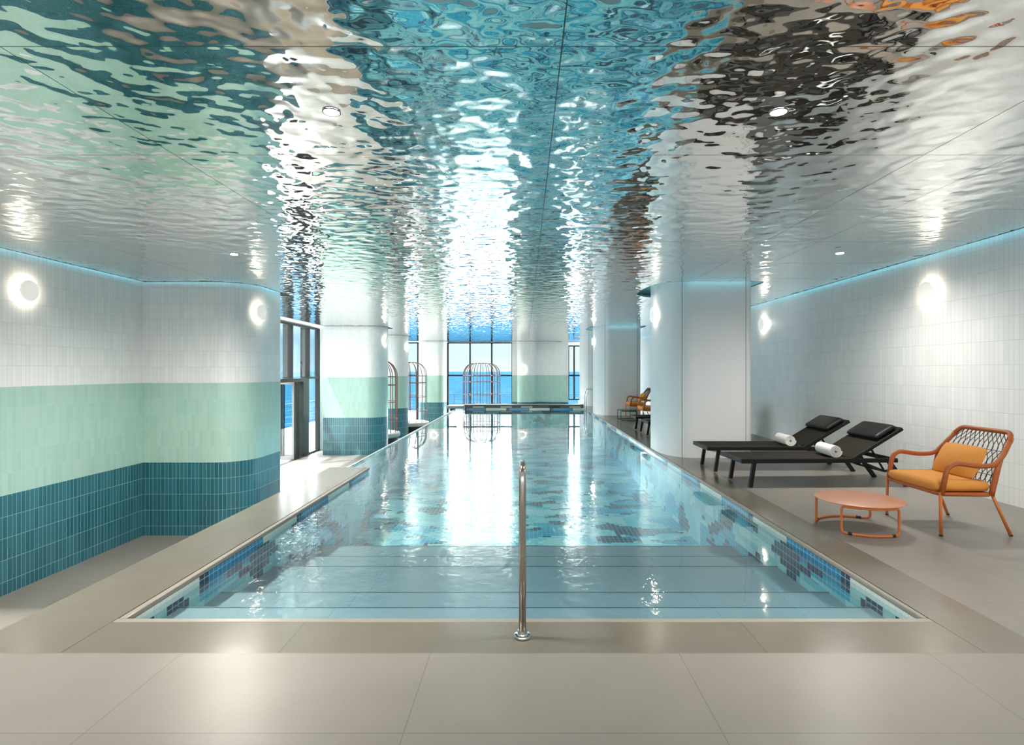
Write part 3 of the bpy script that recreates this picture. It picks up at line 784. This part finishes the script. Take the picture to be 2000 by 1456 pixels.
LG = [((3.54, 6.92, 0), math.radians(2), 'black sun lounger nearest the orange chair, with a rolled white towel'),
      ((3.50, 7.95, 0), math.radians(0), 'black sun lounger next to the nearest white column, behind the first lounger'),
      ((3.53, 11.75, 0), 0, 'black sun lounger just behind the nearest white column, only its foot showing'),
      ((3.53, 13.03, 0), 0, 'black sun lounger before the distant green table, foot end showing')]
for i, (loc, rz, lb) in enumerate(LG):
    o = proto if i == 0 else copy_tree(proto)
    o.location = loc; o.rotation_euler = (0, 0, rz); tag(o, lb, 'sun lounger', 'black sun loungers')

# rolled towels
def make_towel():
    t = empty('rolled_towel', (0, 0, 0)); R = .068; L = .40
    bm = bmesh.new(); n = 90; turns = 5; rings = []
    for k in range(n+1):
        a = 2*PI*turns*k/n; r = .010+(R-.010)*k/n
        x, z = r*math.cos(a), r*math.sin(a)
        ins = .012*(1-k/n)*0+(.006 if k < n-14 else 0)
        rr = r+.0085
        xo, zo = rr*math.cos(a), rr*math.sin(a)
        rings.append([bm.verts.new(v) for v in ((x, -L/2+ins, z), (x, L/2-ins, z), (xo, L/2-ins, zo), (xo, -L/2+ins, zo))])
    for a, b in zip(rings, rings[1:]):
        for k in range(4): bm.faces.new((a[k], a[(k+1) % 4], b[(k+1) % 4], b[k]))
    bm.faces.new(rings[0]); bm.faces.new(rings[-1][::-1])
    auto_smooth(obj('roll', bm, M['towel'], t), 50)
    return t
proto = make_towel()
for i, (loc, rz, lb) in enumerate([((3.70, 6.87, .412), math.radians(-4), 'rolled white towel on the lounger nearest the orange chair'), ((3.65, 7.90, .412), math.radians(-4), 'rolled white towel on the lounger beside the white column')]):
    o = proto if i == 0 else copy_tree(proto)
    o.location = loc; o.rotation_euler = (0, 0, rz); tag(o, lb, 'towel', 'rolled white towels')

# ------------------------------------------------------------------ lounge chair
def make_chair():
    """faces -x"""
    t = empty('lounge_chair', (0, 0, 0)); wr = .020
    for s, y in ((-1, -.34), (1, .34)):
        # arm running from the seat's front corner, over the armrest and up into the back
        a = fillet([(-.275, y, .34), (-.235, y*1.02, .56), (-.17, y*1.04, .605), (.03, y*1.04, .575), (.16, y*1.02, .585), (.235, y*.99, .66), (.335, y*.88, .80)], [0, .09, .09, .12, .10, .1, 0], 8)
        obj('arm', T(a, wr, seg=12), M['orange'], t, smooth=True)
        obj('rear_upright', T(fillet([(.145, y*.97, .335), (.165, y*.99, .45), (.20, y*1.0, .61)], .1, 4), .022, seg=12), M['orange'], t, smooth=True)
        l = obj('leg', T([(-.285, y, .36), (-.285, y*1.02, .008)], .0125, seg=12), M['orange_leg'], t, smooth=True)
        obj('foot_cap', CY((-.285, y*1.02, .006), .014, .012, seg=16), M['cap'], l)
        l = obj('leg', T([(.15, y*.97, .34), (.29, y*1.02, .008)], .0125, seg=12), M['orange_leg'], t, smooth=True)
        obj('foot_cap', CY((.292, y*1.02, .006), .014, .012, seg=16), M['cap'], l)
    top = fillet([(.315, -.31, .77), (.36, -.27, .845), (.365, .27, .845), (.315, .31, .77)], [0, .12, .12, 0], 10)
    obj('back_rail', T(top, wr, seg=12), M['orange'], t, smooth=True)
    ring = fillet([(-.285, -.335, .345), (.15, -.325, .335), (.15, .325, .335), (-.285, .335, .345)], .06, 6, closed=True)
    obj('seat_rail', T(ring, .017, seg=10, closed=True), M['orange'], t, smooth=True)
    obj('seat_deck', B(-.27, .14, -.32, .32, .337, .352), M['orange'], t)
    # woven back: ogee net of cords
    bm = bmesh.new(); n = 12
    def bpnt(u, v):      # u across -1..1, v up 0..1
        half = .315+.012*math.sin(PI*v)-(.055*max(0, v-.75)/.25)
        x = .155+.19*v**1.25; z = .355+.475*v
        return Vector((x+.012*(1-u*u), u*half, z))
    for k in range(n):
        for sgn in (-1, 1):
            uc = -1+2*(k+.5)/n; pts = []
            for i in range(41):
                v = i/40
                ph = v*PI*4.0
                u = uc+sgn*(1.0/n)*1.02*math.sin(ph+(.5*PI))
                pts.append(bpnt(max(-1, min(1, u)), v)+Vector((sgn*.002, 0, 0)))
            tube(bm, pts, .0032, seg=5)
    for v in (.28, .70):
        tube(bm, [bpnt(-1+2*i/24, v) for i in range(25)], .003, seg=5)
    obj('woven_back', bm, M['cord'], t)
    bm = cushion(.47, .65, .10, 24, 28, 16, .12, .05)
    bmesh.ops.translate(bm, verts=bm.verts[:], vec=(-.075, 0, .400))
    obj('seat_cushion', bm, M['ochre'], t, smooth=True)
    return t
proto = make_chair()
CH = [((3.72, 4.995, 0), 'orange woven lounge chair with ochre cushions, nearest, beside the salmon round table'),
      ((3.36, 15.0, 0), 'distant orange lounge chair partly cut off by the nearest white column'),
      ((3.39, 17.0-.05, 0), 'distant orange lounge chair behind the green table, farthest one')]
def make_pillow():
    bm = cushion(.30, .50, .13, 20, 28, 3.4, .5, .25)
    return bm
pb = None
for i, (loc, lb) in enumerate(CH):
    o = proto if i == 0 else copy_tree(proto)
    o.location = loc; tag(o, lb, 'chair', 'orange lounge chairs')
    if pb is None:
        pb = obj('throw_pillow', make_pillow(), M['ochre'], smooth=True); q = pb
    else:
        q = pb.copy(); C.objects.link(q)
    q.location = (loc[0]+.125, loc[1], .578); q.rotation_euler = (0, math.radians(-62), 0)
    tag(q, ['ochre lumbar pillow on the nearest orange chair', 'ochre lumbar pillow on the distant chair cut off by the column', 'ochre lumbar pillow on the farthest orange chair'][i], 'pillow', 'ochre lumbar pillows')

# ------------------------------------------------------------------ round tables
def make_table(mt, ml, name='coffee_table'):
    t = empty(name, (0, 0, 0)); R = .345; H = .25
    bm = bmesh.new(); disc_bev(bm, (0, 0, H-.004), R+.005, .008, .003, 72)
    auto_smooth(obj('tabletop', bm, mt, t))
    for a0, a1 in ((217, 298), (156, 44)):
        r = R-.012
        def P3(a, z, rr=r): return Vector((rr*math.cos(math.radians(a)), rr*math.sin(math.radians(a)), z))
        n = 14; da = (a1-a0)/n
        loop = [P3(a0+da*k, H-.0195) for k in range(n+1)]+[P3(a1-da*k, .0115) for k in range(n+1)]
        # round corners by inserting fillets at the four corners
        top = [P3(a0+da*k, H-.0195) for k in range(1, n)]; bot = [P3(a1-da*k, .0115) for k in range(1, n)]
        def corner(pa, pc, pb_):
            return [(pa*(1-u)**2+pc*2*u*(1-u)+pb_*u*u) for u in [j/6 for j in range(7)]]
        c1, c2, c3, c4 = P3(a1, H-.0195), P3(a1, .0115), P3(a0, .0115), P3(a0, H-.0195)
        loop = top+corner(top[-1], c1, P3(a1, H-.06))+corner(P3(a1, .05), c2, bot[0])+bot[1:-1]+corner(bot[-1], c3, P3(a0, .05))+corner(P3(a0, H-.06), c4, top[0])[:-1]
        pts = []
        for p in loop:
            if not pts or (p-pts[-1]).length > 1e-4: pts.append(p)
        l = obj('leg_frame', T(pts, .0105, seg=12, closed=True), ml, t, smooth=True)
        for k in (2, n-2):
            obj('foot_pad', T([P3(a0+da*(k-.45), .011), P3(a0+da*(k+.45), .011)], .0122, seg=12), M['cap'], l)
    return t
t = make_table(M['orange_top'], M['orange_leg']); t.location = (2.925, 4.93, 0); tag(t, 'low round salmon coffee table on orange tube legs', 'table')
t = make_table(M['green'], M['green']); t.location = (2.92, 15.75, 0); t.scale = (1, 1, 1.15); tag(t, 'low dark green table before the distant orange chairs', 'table')
